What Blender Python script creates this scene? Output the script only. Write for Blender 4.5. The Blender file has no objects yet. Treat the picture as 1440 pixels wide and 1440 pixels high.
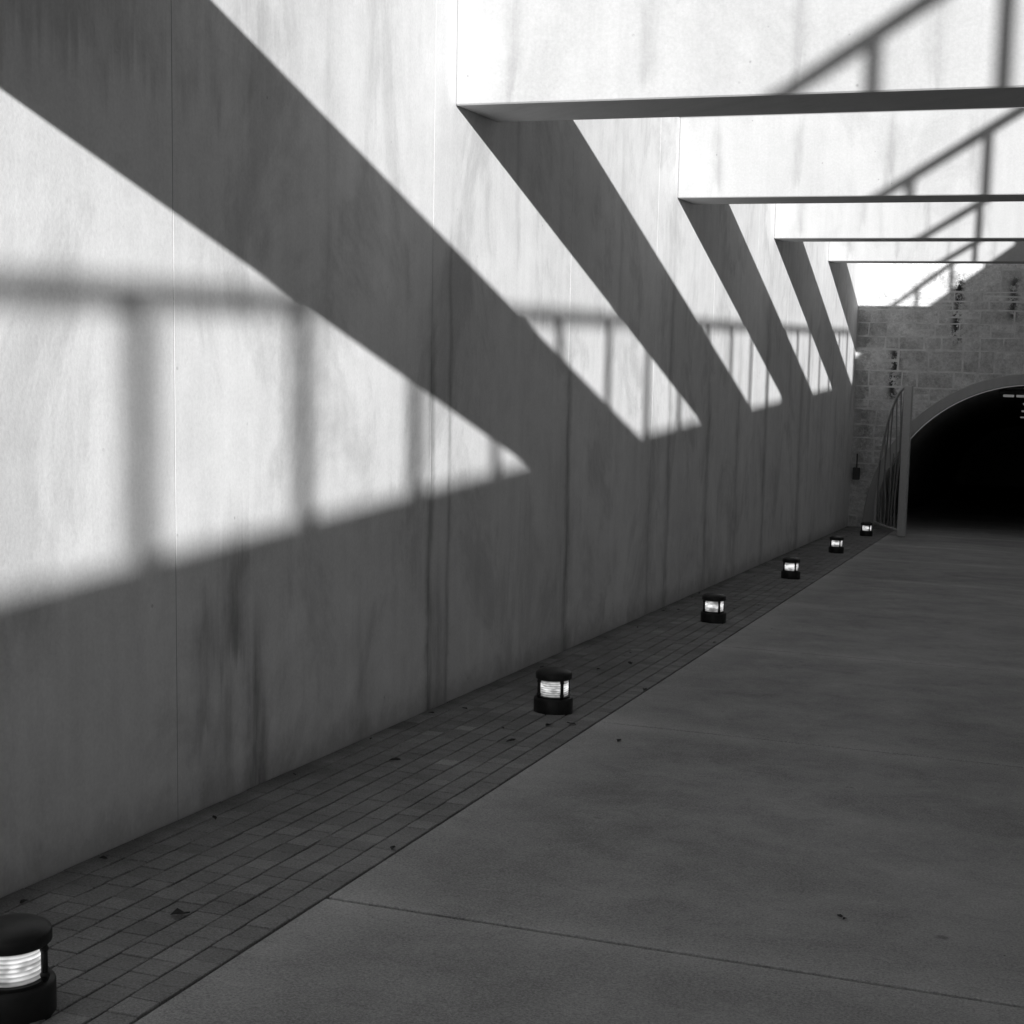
import bpy, bmesh, math, random
from mathutils import Matrix, Vector
random.seed(7)
sc=bpy.context.scene
H=1.6; S_=.0724; WC=.9507; ZB=1.2467; Y0=7.878; SP=5.686; T=.68; ZT=1.97
D=30.06; XA=3.45; RO=3.16; RI=2.95; W=6.9; ZR=3.44; ZRAIL=4.48
ZW=ZT
YS=-46.0
def zg(y): return -H-S_*y
# ---------------------------------------------------------------- helpers
def link(o,parent=None):
    bpy.context.collection.objects.link(o)
    if parent: o.parent=parent
    return o
def mesh_obj(name,bm,mat=None,parent=None,smooth=False):
    me=bpy.data.meshes.new(name); bm.normal_update(); bm.to_mesh(me); bm.free()
    if smooth:
        for p in me.polygons: p.use_smooth=True
    if mat: me.materials.append(mat)
    return link(bpy.data.objects.new(name,me),parent)
def add_box(bm,x0,x1,y0,y1,z0,z1,bev=0,zf=None,ztf=None):
    vs=[bm.verts.new((x,y,(ztf(y) if (ztf and z==z1) else z)+(zf(y) if zf else 0))) for x in (x0,x1) for y in (y0,y1) for z in (z0,z1)]
    fs=[(0,1,3,2),(4,6,7,5),(0,4,5,1),(2,3,7,6),(0,2,6,4),(1,5,7,3)]
    f=[bm.faces.new([vs[i] for i in q]) for q in fs]
    if bev:
        es=list({e for q in f for e in q.edges})
        bmesh.ops.bevel(bm,geom=es,offset=bev,segments=1,affect='EDGES')
def lathe(bm,prof,seg=40,c=(0,0,0)):
    rings=[]
    for r,z in prof:
        if r<1e-6: rings.append([bm.verts.new((c[0],c[1],c[2]+z))])
        else: rings.append([bm.verts.new((c[0]+r*math.cos(2*math.pi*i/seg),c[1]+r*math.sin(2*math.pi*i/seg),c[2]+z)) for i in range(seg)])
    for a,b in zip(rings[:-1],rings[1:]):
        for i in range(seg):
            j=(i+1)%seg
            if len(a)==1 and len(b)==1: continue
            if len(a)==1: bm.faces.new((a[0],b[j],b[i]))
            elif len(b)==1: bm.faces.new((a[i],a[j],b[0]))
            else: bm.faces.new((a[i],a[j],b[j],b[i]))
def tube(bm,p,q,r,seg=10):
    p=Vector(p);q=Vector(q);d=(q-p); L=d.length
    m=Matrix.Translation((p+q)/2)@d.to_track_quat('Z','Y').to_matrix().to_4x4()
    bmesh.ops.create_cone(bm,cap_ends=True,segments=seg,radius1=r,radius2=r,depth=L,matrix=m)
# ---------------------------------------------------------------- node DSL
class N:
    def __init__(s,name):
        s.m=bpy.data.materials.new(name); s.m.use_nodes=True; s.t=s.m.node_tree; s.b=s.t.nodes['Principled BSDF']
        s.b.inputs['Specular IOR Level'].default_value=.25
        s.co=s.t.nodes.new('ShaderNodeNewGeometry').outputs['Position']
        sx=s.t.nodes.new('ShaderNodeSeparateXYZ'); s.t.links.new(s.co,sx.inputs[0]); s.x,s.y,s.z=sx.outputs
    def put(s,inp,v):
        if isinstance(v,(int,float)): inp.default_value=v
        elif isinstance(v,tuple): inp.default_value=v
        else: s.t.links.new(v,inp)
    def M(s,op,a,b=0,c=0,clamp=False):
        n=s.t.nodes.new('ShaderNodeMath'); n.operation=op; n.use_clamp=clamp
        s.put(n.inputs[0],a); s.put(n.inputs[1],b); s.put(n.inputs[2],c); return n.outputs[0]
    def ramp(s,v,a,b,c=0.,d=1.):
        n=s.t.nodes.new('ShaderNodeMapRange'); n.interpolation_type='SMOOTHSTEP'
        s.put(n.inputs[0],v); s.put(n.inputs[1],a); s.put(n.inputs[2],b); s.put(n.inputs[3],c); s.put(n.inputs[4],d); return n.outputs[0]
    def vec(s,x,y,z):
        n=s.t.nodes.new('ShaderNodeCombineXYZ'); s.put(n.inputs[0],x); s.put(n.inputs[1],y); s.put(n.inputs[2],z); return n.outputs[0]
    def scaled(s,sx,sy,sz,off=0.):
        return s.vec(s.M('MULTIPLY_ADD',s.x,sx,off),s.M('MULTIPLY',s.y,sy),s.M('MULTIPLY',s.z,sz))
    def noise(s,v,scale,detail=4,rough=.55,dist=0.):
        n=s.t.nodes.new('ShaderNodeTexNoise'); s.put(n.inputs['Vector'],v); n.inputs['Scale'].default_value=scale
        n.inputs['Detail'].default_value=detail; n.inputs['Roughness'].default_value=rough; n.inputs['Distortion'].default_value=dist
        return n.outputs[0]
    def voro(s,v,scale):
        n=s.t.nodes.new('ShaderNodeTexVoronoi'); s.put(n.inputs['Vector'],v); n.inputs['Scale'].default_value=scale; return n.outputs[0]
    def color(s,v,rough=.85,bump=None,bs=.3,bd=.01):
        c=s.t.nodes.new('ShaderNodeCombineColor')
        for i in range(3): s.put(c.inputs[i],v)
        s.t.links.new(c.outputs[0],s.b.inputs['Base Color']); s.put(s.b.inputs['Roughness'],rough)
        if bump is not None:
            n=s.t.nodes.new('ShaderNodeBump'); n.inputs['Strength'].default_value=bs; n.inputs['Distance'].default_value=bd
            s.put(n.inputs['Height'],bump); s.t.links.new(n.outputs[0],s.b.inputs['Normal'])
        return s.m
def concrete(name,base,stains=(),axis='y',cloud=.10,streak=.09,simple=False):
    n=N(name)
    h=n.M('ADD',n.x,n.y)
    cl=n.noise(n.co,.7,4,.65)
    st=n.noise(n.vec(n.M('MULTIPLY',h,5.),0.,n.M('MULTIPLY',n.z,.22)),1.,5,.75)
    v=n.M('MULTIPLY_ADD',n.M('SUBTRACT',cl,.5),cloud*4,1.)
    v=n.M('MULTIPLY_ADD',n.M('SUBTRACT',st,.5),streak*4,v)
    if simple: return n.color(n.M('MULTIPLY',v,base),.85)
    cl2=n.noise(n.co,3.4,5,.75); fine=n.noise(n.co,60,2,.7)
    v=n.M('MULTIPLY_ADD',n.M('SUBTRACT',cl2,.5),cloud*4.2,v)
    pt=n.ramp(n.noise(n.vec(n.M('MULTIPLY',h,1.1),3.,n.M('MULTIPLY',n.z,.7)),1.,5,.72,.6),.48,.66)
    v=n.M('MULTIPLY',v,n.M('MULTIPLY_ADD',pt,-cloud*2.4,1.))
    v=n.M('MULTIPLY_ADD',n.M('SUBTRACT',fine,.5),.24,v)
    vo=n.voro(n.vec(h,0.,n.z),8.); sel=n.ramp(cl2,.52,.6)
    pit=n.M('MULTIPLY',n.ramp(vo,.03,.085,1.,0.),sel)
    v=n.M('MULTIPLY',v,n.M('MULTIPLY_ADD',pit,-.3,1.))
    if stains:
        wob=n.M('MULTIPLY',n.M('SUBTRACT',n.noise(n.vec(0.,n.M('MULTIPLY',h,1.5),n.M('MULTIPLY',n.z,1.6)),1.,4,.7),.5),3.6)
        brk=n.ramp(n.noise(n.vec(n.M('MULTIPLY',h,14.),0.,n.M('MULTIPLY',n.z,1.8)),1.,4,.7),.3,.66)
        zj=n.M('MULTIPLY_ADD',n.M('SUBTRACT',n.noise(n.vec(n.M('MULTIPLY',h,9.),1.,0.),1.,3,.6),.5),.9,n.z)
        pos=n.y if axis=='y' else n.x
        for (p,w,zt,zb_,a) in stains:
            d=n.M('ADD',n.M('DIVIDE',n.M('SUBTRACT',pos,p),w),wob)
            g=n.M('EXPONENT',n.M('MULTIPLY',n.M('MULTIPLY',d,d),-1.))
            soft=.35*abs(zt-zb_)
            vz=n.M('MULTIPLY',n.ramp(zj,zt-soft,zt,1.,0.),n.ramp(zj,zb_,zb_+soft*.5))
            k=n.M('MULTIPLY',n.M('MULTIPLY',g,vz),n.M('MULTIPLY_ADD',brk,.55,.45))
            v=n.M('MULTIPLY',v,n.M('MULTIPLY_ADD',k,-a,1.))
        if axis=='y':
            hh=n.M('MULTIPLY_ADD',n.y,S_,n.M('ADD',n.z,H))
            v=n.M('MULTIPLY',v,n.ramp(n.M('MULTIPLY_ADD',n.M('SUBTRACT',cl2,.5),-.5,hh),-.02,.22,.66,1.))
    v=n.M('MULTIPLY',v,base)
    return n.color(v,.8,n.M('ADD',n.M('MULTIPLY',fine,.25),n.M('MULTIPLY',cl2,.6)),.25,.012)
stL=[(5.42,.10,-.80,-1.45,.42),(5.58,.075,-1.15,-2.6,.60),(5.66,.03,-1.4,-2.6,.45),(5.16,.10,-1.05,-1.8,.34),(5.40,.26,-.65,-1.4,.25),(5.36,.05,-1.2,-2.5,.3),
     (7.58,.045,.6,-2.9,.55),(7.86,.03,1.2,-2.9,.42),(7.72,.16,-1.2,-3.,.38),(10.25,.06,.5,-3.,.48),(10.1,.3,-.6,-2.9,.2),(6.7,.12,-1.3,-2.6,.18),
     (13.56,.09,1.2,-3.0,.38),(15.4,.10,.2,-3.2,.4),(19.2,.14,1.2,-3.4,.38),(12.85,.1,-.3,-2.9,.25),(17.2,.14,.4,-3.2,.28),(22.5,.2,.4,-3.6,.33),(4.2,1.4,1.99,.8,.3),(6.3,.05,1.99,-.4,.18),(9.0,.05,1.99,.3,.2),(11.6,.06,1.99,0.,.2)]
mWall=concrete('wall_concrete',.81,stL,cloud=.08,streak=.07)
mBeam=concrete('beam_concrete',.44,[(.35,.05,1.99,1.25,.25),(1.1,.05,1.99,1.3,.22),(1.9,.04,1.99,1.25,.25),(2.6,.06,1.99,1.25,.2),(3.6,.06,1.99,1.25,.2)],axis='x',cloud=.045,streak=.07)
mFar=concrete('retaining_concrete',.6,simple=True)
# floor concrete
n=N('floor_concrete')
c1=n.noise(n.co,.5,5,.7,.5); c2=n.noise(n.co,2.6,6,.75,.3); f=n.noise(n.co,120,3,.85)
v=n.M('MULTIPLY_ADD',n.M('SUBTRACT',c1,.5),.95,1.); v=n.M('MULTIPLY_ADD',n.M('SUBTRACT',c2,.5),.95,v)
v=n.M('MULTIPLY_ADD',n.M('SUBTRACT',f,.5),2.0,v)
spot=n.M('MULTIPLY',n.ramp(n.voro(n.co,2.3),.03,.07,1.,0.),n.ramp(c2,.5,.56))
v=n.M('MULTIPLY',v,n.M('MULTIPLY_ADD',spot,-.4,1.))
jd=n.M('ABSOLUTE',n.M('SUBTRACT',n.M('FRACT',n.M('DIVIDE',n.M('SUBTRACT',n.y,4.324-1.72),3.44)),.5))
v=n.M('MULTIPLY',v,n.ramp(n.M('MULTIPLY_ADD',n.M('SUBTRACT',c2,.5),.12,jd),0.,.09,1.18,1.))
edge=n.ramp(n.M('ADD',n.x,n.M('MULTIPLY',n.M('SUBTRACT',c2,.5),.6)),WC,WC+.35,1.2,1.)
v=n.M('MULTIPLY',v,edge)
mFloor=n.color(n.M('MULTIPLY',v,.345),.85,f,.6,.006)
# pavers
n=N('paver_brick')
at=n.t.nodes.new('ShaderNodeAttribute'); at.attribute_name='tone'
f=n.noise(n.co,130,3,.85); c=n.noise(n.co,1.6,4,.65)
v=n.M('MULTIPLY_ADD',n.M('SUBTRACT',f,.5),2.1,1.); v=n.M('MULTIPLY_ADD',n.M('SUBTRACT',c,.5),.9,v)
v=n.M('MULTIPLY',v,at.outputs['Fac'])
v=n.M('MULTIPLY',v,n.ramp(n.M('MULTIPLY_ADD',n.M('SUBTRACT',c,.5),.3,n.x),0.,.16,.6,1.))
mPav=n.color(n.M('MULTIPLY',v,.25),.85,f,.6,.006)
def flat(name,val,rough=.7,amp=.2,scale=12.,metal=0.):
    n=N(name); q=n.noise(n.co,scale,3,.65); n.b.inputs['Metallic'].default_value=metal
    return n.color(n.M('MULTIPLY',n.M('MULTIPLY_ADD',n.M('SUBTRACT',q,.5),amp*2,1.),val),rough,q,.15,.004)
mJoint=flat('joint_dirt',.012); mSeal=flat('joint_sealant',.34,.9,.3,6.); mSoil=flat('grass_ground',.08,.95,.5,2.); mDark=flat('dark_metal',.018,.42,.3,40.)
mGate=flat('painted_gate_metal',.5,.5,.15,20.); mBar=flat('gate_bar_metal',.24); mRail=flat('railing_metal',.12,.5); mTun=concrete('tunnel_lining',.38,cloud=.15,simple=True)
mRing=concrete('arch_ring_concrete',.42,simple=True); mMort=flat('mortar',.70,.95,.45,7.); mLeaf=flat('dry_leaf',.035,.8,.5,50.); mGrey=flat('grey_plastic',.08)
n=N('facade_stone')
at=n.t.nodes.new('ShaderNodeAttribute'); at.attribute_name='tone'
c=n.noise(n.co,3.0,5,.8); f=n.noise(n.co,24,3,.75)
v=n.M('MULTIPLY_ADD',n.M('SUBTRACT',c,.5),1.6,1.); v=n.M('MULTIPLY_ADD',n.M('SUBTRACT',f,.5),.5,v); v=n.M('MULTIPLY',v,at.outputs['Fac'])
wob=n.M('MULTIPLY',n.M('SUBTRACT',c,.5),.3); brk=n.ramp(n.noise(n.co,9.,3,.7),.42,.52)
for (p,w,zt,zb_,a) in [(1.9,.10,1.35,-.15,.95),(.75,.10,-.1,-1.3,.9),(2.9,.09,1.3,.3,.8),(.2,.12,.4,-3.,.3)]:
    d=n.M('DIVIDE',n.M('ADD',n.M('SUBTRACT',n.x,p),wob),w); gg=n.M('EXPONENT',n.M('MULTIPLY',n.M('MULTIPLY',d,d),-1.))
    vz=n.M('MULTIPLY',n.ramp(n.z,zt-.2,zt,1.,0.),n.ramp(n.z,zb_,zb_+.2))
    v=n.M('MULTIPLY',v,n.M('MULTIPLY_ADD',n.M('MULTIPLY',n.M('MULTIPLY',gg,vz),brk),-a,1.))
mStone=n.color(n.M('MULTIPLY',v,.62),.9,n.M('ADD',c,f),.6,.03)
# lamp lens
n=N('ribbed_lamp_glass')
tc=n.t.nodes.new('ShaderNodeTexCoord'); sx=n.t.nodes.new('ShaderNodeSeparateXYZ'); n.t.links.new(tc.outputs['Object'],sx.inputs[0])
zz=sx.outputs[2]
rib=n.M('MULTIPLY_ADD',n.M('SINE',n.M('MULTIPLY',zz,2*math.pi/.0135)),.3,.7)
glow=n.ramp(n.M('ABSOLUTE',n.M('SUBTRACT',zz,.160)),0.,.055,1.25,.25)
nz=n.ramp(n.noise(n.scaled(14.,14.,30.),1.,2),.3,.68,.3,1.25)
e=n.M('MULTIPLY',n.M('MULTIPLY',rib,glow),nz)
n.color(.35,.15); n.b.inputs['Emission Color'].default_value=(1,1,1,1); n.t.links.new(e,n.b.inputs['Emission Strength'])
mLens=n.m; mLens.cycles.emission_sampling='NONE'
n=N('glowing_tube'); n.color(.6,.4); n.b.inputs['Emission Color'].default_value=(1,1,1,1); n.b.inputs['Emission Strength'].default_value=.12; mTube=n.m; mTube.cycles.emission_sampling='NONE'
# ---------------------------------------------------------------- walls
w1=link(bpy.data.objects.new('concrete_retaining_wall',None))
bm=bmesh.new()
js=[4.945+2.63*k for k in range(-19,10)]; js=[YS]+[j for j in js if j>YS+1 and j<D-1]+[D]
for a,b in zip(js[:-1],js[1:]):
    add_box(bm,-.45,0,a+.003,b-.003,zg(b)-.5,ZW)
mesh_obj('panels',bm,mWall,w1)
bm=bmesh.new(); add_box(bm,-.44,-.0014,YS+.01,D-.01,zg(D)-.4,ZW-.003); mesh_obj('joint_filler',bm,mSeal,w1)
bm=bmesh.new()
YR=15.3
def rise(y): return ZR+.50+(y-YR)*.06
for a,b in zip(js[:-1],js[1:]):
    add_box(bm,W,W+.4,a+.004,b-.004,zg(b)-.5,ZR,.006)
add_box(bm,W+.02,W+.38,YS+.01,D-.01,zg(D)-.4,ZR-.02)
add_box(bm,W+.003,W+.397,YR,D,ZR+.002,ZR+.5,0,ztf=rise)  # unseen raised end of the wall, shaped for its shadow on the facade
mesh_obj('concrete_retaining_wall.001',bm,mFar)
# beams (deep lintel slabs)
for k in range(5):
    y=Y0+(k-1)*SP
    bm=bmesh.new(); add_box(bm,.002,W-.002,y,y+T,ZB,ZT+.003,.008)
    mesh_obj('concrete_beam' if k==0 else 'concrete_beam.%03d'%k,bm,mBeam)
# railing on right wall
rail=link(bpy.data.objects.new('metal_railing',None))
def rz(y): return ZRAIL+max(0,y-YR)*.07
bm=bmesh.new(); add_box(bm,W+.005,W+.075,YS+20,YR,ZRAIL-.08,ZRAIL,.01)
add_box(bm,W+.005,W+.075,YR+.002,D-4,-.08,0,0,zf=rz); mesh_obj('top_rail',bm,mRail,rail)
bm=bmesh.new(); y=-9.72-1.317*12
while y<D-4:
    add_box(bm,W+.012,W+.068,y-.042,y+.042,ZR-.01,rz(y)-.079,.006); y+=1.317
mesh_obj('posts',bm,mRail,rail)
# ---------------------------------------------------------------- facade with arch
ZF=ZT+.25; ZC=zg(D)
def arch_panel(bm,x0,x1,zlow,ztop,r,y0,y1,seg=64):
    for y,flip in ((y0,0),(y1,1)):
        pts=[(XA+r*math.cos(math.pi*(1-i/seg)),ZC+r*math.sin(math.pi*(1-i/seg))) for i in range(seg+1)]
        prev=None
        for (px,pz) in pts:
            a=bm.verts.new((px,y,pz)); b=bm.verts.new((px,y,ztop))
            if prev: 
                q=(prev[0],a,b,prev[1]); bm.faces.new(q if not flip else q[::-1])
            prev=(a,b)
        for xa,xb in ((x0,XA-r),(XA+r,x1)):
            q=[bm.verts.new(p) for p in ((xa,y,zlow),(xb,y,zlow),(xb,y,ztop),(xa,y,ztop))]; bm.faces.new(q if not flip else q[::-1])
    q=[bm.verts.new(p) for p in ((x0,y0,ztop),(x1,y0,ztop),(x1,y1,ztop),(x0,y1,ztop))]; bm.faces.new(q)
fac=link(bpy.data.objects.new('stone_tunnel_portal',None))
bm=bmesh.new(); arch_panel(bm,0,W,ZC-.3,ZF,RO-.05,D,D+.6); mesh_obj('backing_wall',bm,mMort,fac)
blocks=bmesh.new(); tones=[]
z=ZC-.1
while z<ZF-.05:
    h=random.choice([.18,.26,.32,.42]); x=0.003-random.random()*.3
    while x<W:
        w=random.uniform(.25,.75); xx0=max(x,.003); xx1=min(x+w,W-.003)
        if xx1-xx0>.06:
            pr=random.uniform(.001,.007)
            parts=[(z,z+h)] if random.random()>.22 else [(z,z+h*.48),(z+h*.5,z+h)]
            for za,zb_ in parts:
                far=max(math.hypot(a-XA,b-ZC) for a in (xx0,xx1) for b in (za,zb_))
                if far<RO-.02: continue
                n0=len(blocks.faces); g=random.uniform(.010,.022); add_box(blocks,xx0+g,xx1-g,D-pr,D+.1,za+g,zb_-g,.002)
                tones+= [random.uniform(.88,1.10)]*(len(blocks.faces)-n0)
        x+=w
    z+=h
for v_ in blocks.verts:
    h1=math.sin(v_.co.x*37.+v_.co.z*19.)*.009; h2=math.sin(v_.co.x*23.-v_.co.z*41.)*.009
    if .04<v_.co.x<W-.04: v_.co.x+=h1
    v_.co.z+=h2
me=bpy.data.meshes.new('stone_blocks'); blocks.normal_update(); blocks.to_mesh(me); blocks.free()
a=me.attributes.new('tone','FLOAT','FACE'); a.data.foreach_set('value',tones[:len(me.polygons)]); me.materials.append(mStone)
ob=link(bpy.data.objects.new('stone_blocks',me),fac)
cb=bmesh.new(); bmesh.ops.create_cone(cb,cap_ends=True,segments=96,radius1=RO-.02,radius2=RO-.02,depth=3,matrix=Matrix.Translation((XA,D,ZC))@Matrix.Rotation(math.pi/2,4,'X'))
cut=mesh_obj('cutter',cb)
md=ob.modifiers.new('b','BOOLEAN'); md.operation='DIFFERENCE'; md.object=cut; md.solver='EXACT'
bpy.context.view_layer.update(); dg=bpy.context.evaluated_depsgraph_get()
me2=bpy.data.meshes.new_from_object(ob.evaluated_get(dg)); ob.modifiers.clear(); ob.data=me2
bpy.data.objects.remove(cut)
# arch ring
bm=bmesh.new(); seg=72; rows=[]
for i in range(seg+1):
    t=math.pi*i/seg; c,s=math.cos(t),math.sin(t)
    rows.append([bm.verts.new((XA+r*c,y,ZC+r*s)) for r,y in ((RI,D+.7),(RI,D-.045),(RI+.012,D-.06),(RO-.012,D-.06),(RO,D-.045),(RO,D+.05))])
for a,b in zip(rows[:-1],rows[1:]):
    for j in range(5): bm.faces.new((a[j],a[j+1],b[j+1],b[j]))
mesh_obj('arch_ring',bm,mRing,fac)
# tunnel vault
bm=bmesh.new(); rows=[]; YE=D+45
for y in (D+.6,D+8,D+16,D+24,D+32,YE):
    rr=RI+.01
    rows.append([bm.verts.new((XA-rr,y,zg(y)-.5))]+[bm.verts.new((XA-rr*math.cos(math.pi*i/48),y,zg(y)+rr*math.sin(math.pi*i/48))) for i in range(49)]+[bm.verts.new((XA+rr,y,zg(y)-.5))])
for a,b in zip(rows[:-1],rows[1:]):
    for j in range(50): bm.faces.new((a[j],b[j],b[j+1],a[j+1]))
bm.faces.new(rows[-1])
mesh_obj('tunnel_vault',bm,mTun,fac)
# tunnel ceiling light fixtures
tl=link(bpy.data.objects.new('tunnel_light',None))
for i,y in enumerate((D+1.2,D+6,D+12,D+19)):
    zc=zg(y)+RI-.14; hw=.5 if i==0 else .09; x=XA-.15
    bm=bmesh.new(); add_box(bm,x-hw-.05,x+hw+.05,y-.09,y+.09,zc-.02,zc+.08,.01); mesh_obj('housing_%d'%i,bm,mGrey,tl)
    bm=bmesh.new()
    for q in range(4 if i==0 else 1):
        a=x-hw+q*(2*hw/(4 if i==0 else 1)); add_box(bm,a+.02,a+2*hw/(4 if i==0 else 1)-.02,y-.07,y+.07,zc-.07,zc-.022,.01)
    mesh_obj('tube_%d'%i,bm,mTube,tl)
# electrical box on the portal + conduit
bx=link(bpy.data.objects.new('electrical_box',None))
bm=bmesh.new(); add_box(bm,.06,.20,D-.14,D-.03,-2.82,-2.58,.01); mesh_obj('box',bm,mGrey,bx)
bm=bmesh.new(); tube(bm,(.13,D-.06,-2.58),(.13,D-.06,-2.30),.015); mesh_obj('conduit',bm,mGrey,bx)
# ---------------------------------------------------------------- gate leaf (open)
gate=link(bpy.data.objects.new('iron_gate',None))
al=math.radians(75.5); hx,hy=XA-RI+.03,D-.10; dx,dy=math.cos(al),-math.sin(al)
def gp(u,h):
    y=hy+dy*u; return Vector((hx+dx*u,y,zg(y)+.06+h))
RG=RI-.08
def gh(u): return .9*math.sqrt(max(RG*RG-(RG-u)**2,0))+.10
bm=bmesh.new()
for a,b,r in [(gp(0.0,0),gp(0.0,gh(0.02)),.03),(gp(0,.05),gp(RG,.05),.025)]: tube(bm,a,b,r)
pr=None
for i in range(25):
    u=RG*(1-math.cos(math.pi/2*i/24)); p=gp(u,gh(u))
    if pr: tube(bm,pr,p,.024)
    pr=p
mesh_obj('arched_frame',bm,mGate,gate)
bm=bmesh.new(); add_box(bm,-.03,.03,-.08,.08,0,gh(RG)+.02,.008)
o=mesh_obj('meeting_stile',bm,mGate,gate); o.location=gp(RG,0)-Vector((0,0,.03)); o.rotation_euler=(0,0,math.radians(-90)+al+math.radians(75))
bm=bmesh.new()
for i in range(1,8):
    u0=RG*i/8; top=gh(u0); pr=None; ph=random.random()*6
    for j in range(11):
        t=j/10; u=min(u0+.2*math.sin(ph+t*4.2)*math.sin(math.pi*t),RG-.03); p=gp(u,.05+(min(top,gh(max(u,.02)))-.05)*t)
        if pr: tube(bm,pr,p,.014,6)
        pr=p
    if i%2==0: tube(bm,gp(u0,.3*top),gp(min(u0+.3,RG),.62*top),.011,6)
mesh_obj('branch_bars',bm,mBar,gate)
# ---------------------------------------------------------------- floor
bm=bmesh.new()
yj=[4.324+3.44*k for k in range(-14,8)]; yj=[YS]+[y for y in yj if YS+1<y<D-.8]+[D+.0]
for a,b in zip(yj[:-1],yj[1:]): add_box(bm,WC+.009,W-.002,a+.012,b-.012,-.12,0,.003,zf=zg)
add_box(bm,XA-RI-.3,XA+RI+.3,D+.66,D+44.9,-.12,0,0,zf=zg)
add_box(bm,XA-RI+.005,XA+RI-.005,D+.004,D+.655,-.12,0,0,zf=zg)
mesh_obj('concrete_path',bm,mFloor)
bm=bmesh.new(); add_box(bm,-.02,W+.02,YS,D+46,-.6,-.05,0,zf=zg); mesh_obj('ground_base',bm,mJoint)
# pavers: small square setts in courses parallel to the wall
bm=bmesh.new(); tones=[]; rows_=9; pw=(WC-.004)/rows_
for r in range(rows_):
    x0=.003+r*pw; pl=.108 if r not in (0,) else .216; y=-1.0-(r//2%2)*.054
    tr=random.uniform(.95,1.05)
    while y<D-.05:
        y1=min(y+pl,D-.03); dz=random.uniform(-.0018,.0018); n0=len(bm.faces); j=random.uniform(0,.0012)
        add_box(bm,x0+.003+j,x0+pw-.003,y+.0022+j,y1-.0022,-.05,-.001+dz,.0025 if y<14 else 0,zf=zg)
        t=random.gauss(1,.08)*tr
        if random.random()<.012: t*=1.35
        tones+=[t]*(len(bm.faces)-n0); y+=pl
me=bpy.data.meshes.new('brick_paving_strip'); bm.normal_update(); bm.to_mesh(me); bm.free()
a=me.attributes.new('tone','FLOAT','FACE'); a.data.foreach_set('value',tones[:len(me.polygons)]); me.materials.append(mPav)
link(bpy.data.objects.new('brick_paving_strip',me))
bm=bmesh.new(); add_box(bm,.002,WC,YS,-1.1,-.06,-.002,0,zf=zg); mesh_obj('paving_strip_upper',bm,mFloor)
# ---------------------------------------------------------------- terrain
bm=bmesh.new()
xs=[-2500,-600,-150,-40,-10,-.44,W+.39,20,60,160,600,2500]; ys=[-2500,-600,-150,YS,D+.55,60,80,160,600,2500]
xi0,yi0=5,3
def th(i,j):
    x,y=xs[i],ys[j]
    if y<YS: return min(zg(YS),1.7)-.01
    if i<=xi0: return ZT-.12 if y>=YS+1 else zg(YS)-.01
    return (ZR-.12) if y>YS+1 else zg(YS)-.01
V=[[bm.verts.new((xs[i],ys[j],th(i,j))) for j in range(len(ys))] for i in range(len(xs))]
for i in range(len(xs)-1):
    for j in range(len(ys)-1):
        if i==xi0 and j==yi0: continue
        bm.faces.new((V[i][j],V[i+1][j],V[i+1][j+1],V[i][j+1]))
mesh_obj('ground',bm,mSoil)
# ---------------------------------------------------------------- bollard lights
def lamp(i,y):
    e=link(bpy.data.objects.new('bollard_light' if i==0 else 'bollard_light.%03d'%i,None)); x=.6436 if i else .628
    if i==0: y-=.025
    e.location=(x,y,zg(y)); e.rotation_euler=(0,0,math.radians([6,47,41,40,38,37][i])); e.scale=(.96,)*3 if i else (.93,)*3
    bm=bmesh.new(); lathe(bm,[(0,-.02),(.116,-.02),(.118,0),(.118,.084),(.113,.092),(.102,.096),(.102,.106),(0,.106)]); mesh_obj('base',bm,mDark,e,True)
    bm=bmesh.new(); prof=[]
    for k in range(33):
        z=.106+.10*k/32; prof.append((.088+.0025*math.sin((z)*2*math.pi/.0135),z))
    lathe(bm,prof); mesh_obj('ribbed_lens',bm,mLens,e,True)
    bm=bmesh.new(); lathe(bm,[(0,.206),(.106,.206),(.110,.209),(.110,.236),(.106,.243),(.090,.253),(.060,.262),(.03,.266),(0,.267)]); mesh_obj('domed_cap',bm,mDark,e,True)
    bm=bmesh.new()
    for k in range(4):
        t=math.pi/2*k; c,s=math.cos(t),math.sin(t); tube(bm,(.1*c,.1*s,.10),(.1*c,.1*s,.208),.010,10)
        for q in (.118,.196): bmesh.ops.create_icosphere(bm,subdivisions=2,radius=.0135,matrix=Matrix.Translation((.1*c,.1*s,q)))
    mesh_obj('guard_posts',bm,mDark,e,True)
    for o in e.children:
        if 'cap' in o.name or 'base' in o.name: o.data.set_sharp_from_angle(angle=math.radians(40))
for i in range(6): lamp(i,3.137+4.782*i)
# ---------------------------------------------------------------- fallen leaves
bm=bmesh.new()
def leaf(x,y,s):
    a=random.random()*6.28; z=zg(y)+.004
    R=Matrix.Rotation(a,3,'Z')
    mid=[(-1,0,.0),(-.3,0,.12),(.4,0,.1),(1,0,.3)]; wd=[0,.55,.45,0]
    L=[];Rr=[];C=[]
    for (u,_,h),w in zip(mid,wd):
        j=random.uniform(.7,1.3)
        C.append(R@Vector((u*s,0,h*s*.5))); L.append(R@Vector((u*s,w*s*j,h*s+w*s*.7*random.random()))); Rr.append(R@Vector((u*s,-w*s*j,h*s+w*s*.6*random.random())))
    o=Vector((x,y,z)); c=[bm.verts.new(o+p) for p in C]; l=[bm.verts.new(o+p) for p in L]; r=[bm.verts.new(o+p) for p in Rr]
    for k in range(3):
        bm.faces.new((c[k],c[k+1],l[k+1],l[k])); bm.faces.new((c[k+1],c[k],r[k],r[k+1]))
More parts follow.
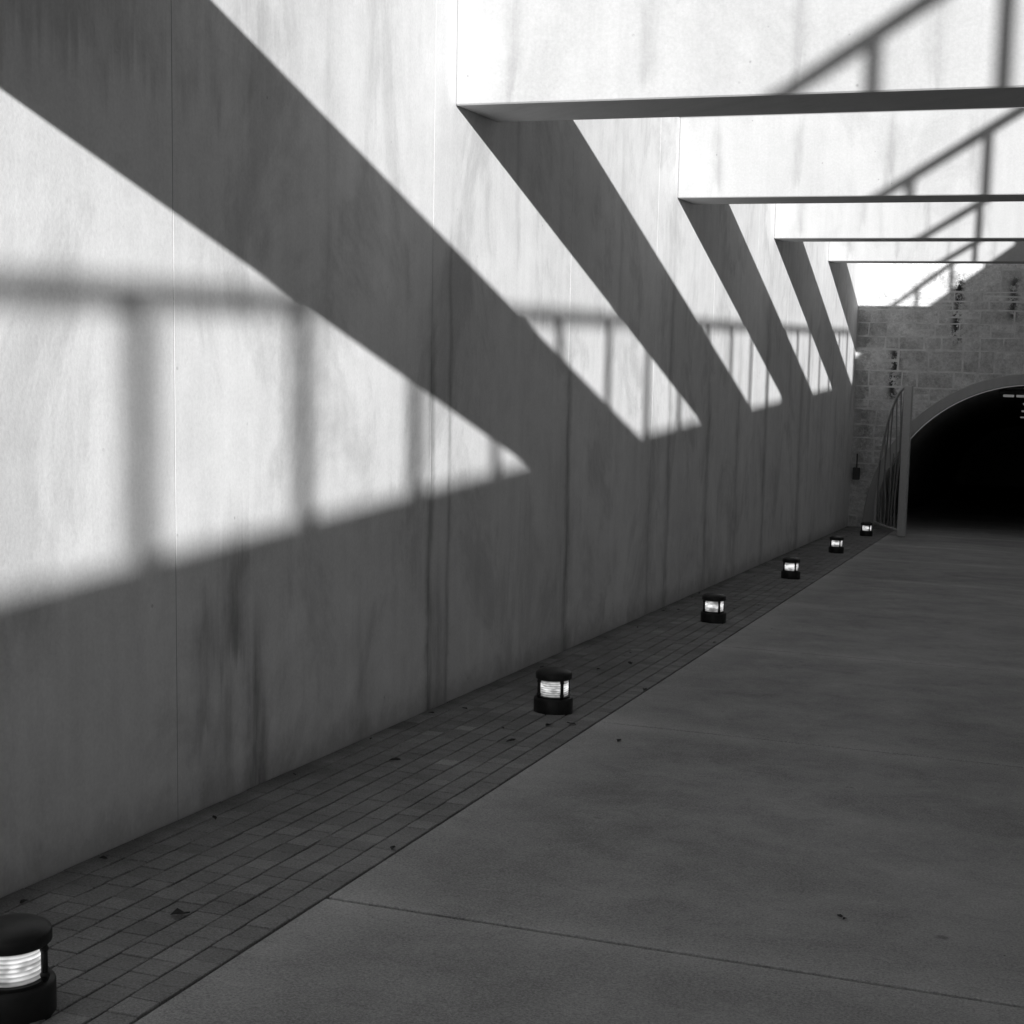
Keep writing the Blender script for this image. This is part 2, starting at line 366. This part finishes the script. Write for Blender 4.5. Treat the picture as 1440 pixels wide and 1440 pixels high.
for k in range(60):
    y=2.2+26*random.random()**1.1; x=abs(random.gauss(0,.12))+.03 if random.random()<.6 else random.uniform(.05,1.0)
    leaf(x,y,random.uniform(.009,.022))
for x,y,s in [(.62,3.95,.032),(.1,3.55,.04),(.16,3.5,.035),(2.6,4.9,.018),(2.62,4.88,.014),(.7,7.0,.03),(.75,7.5,.035),(.85,7.6,.03),(.35,6.3,.03),(1.2,7.3,.02),(.95,8.9,.025),(.6,9.9,.03)]: leaf(x,y,s)
for k in range(14): leaf(random.uniform(1,4),random.uniform(3.5,20),random.uniform(.004,.011))
mesh_obj('fallen_leaves',bm,mLeaf)
# ---------------------------------------------------------------- light
dirv=Vector((-1,2.08,-.625)).normalized()
sd=bpy.data.lights.new('sun','SUN'); sd.energy=6.5; sd.angle=math.radians(.5); sd.color=(1,1,1)
so=link(bpy.data.objects.new('sun',sd)); so.rotation_euler=dirv.to_track_quat('-Z','Y').to_euler(); so.location=(20,-40,20)
w=bpy.data.worlds.new("World"); sc.world=w; w.use_nodes=True; nt=w.node_tree
sk=nt.nodes.new('ShaderNodeTexSky'); sk.sky_type='NISHITA'; sk.sun_disc=False
sk.sun_elevation=math.asin(-dirv.z); sk.sun_rotation=math.atan2(-dirv.x,-dirv.y)
bw=nt.nodes.new('ShaderNodeRGBToBW'); nt.links.new(sk.outputs[0],bw.inputs[0]); bg=nt.nodes['Background']
nt.links.new(bw.outputs[0],bg.inputs['Color']); bg.inputs['Strength'].default_value=.066
# ---------------------------------------------------------------- camera
f,th_,ps,ro,xc=2066.93,.12257,.32797,.01971,3.06418
fw=Vector((-math.sin(ps)*math.cos(th_),math.cos(ps)*math.cos(th_),-math.sin(th_))); r=Vector((math.cos(ps),math.sin(ps),0)); u=r.cross(fw)
r2=r*math.cos(ro)+u*math.sin(ro); u2=-r*math.sin(ro)+u*math.cos(ro)
cd=bpy.data.cameras.new('camera'); cd.sensor_width=36; cd.sensor_height=36; cd.sensor_fit='HORIZONTAL'; cd.lens=f/1440*36; cd.clip_end=6000; cd.clip_start=.05
co=link(bpy.data.objects.new('camera',cd))
M=Matrix((r2,u2,-fw)).transposed().to_4x4(); M.translation=Vector((xc,0,0)); co.matrix_world=M
sc.camera=co
sc.view_settings.view_transform='Standard'; sc.view_settings.look='None'; sc.view_settings.exposure=0
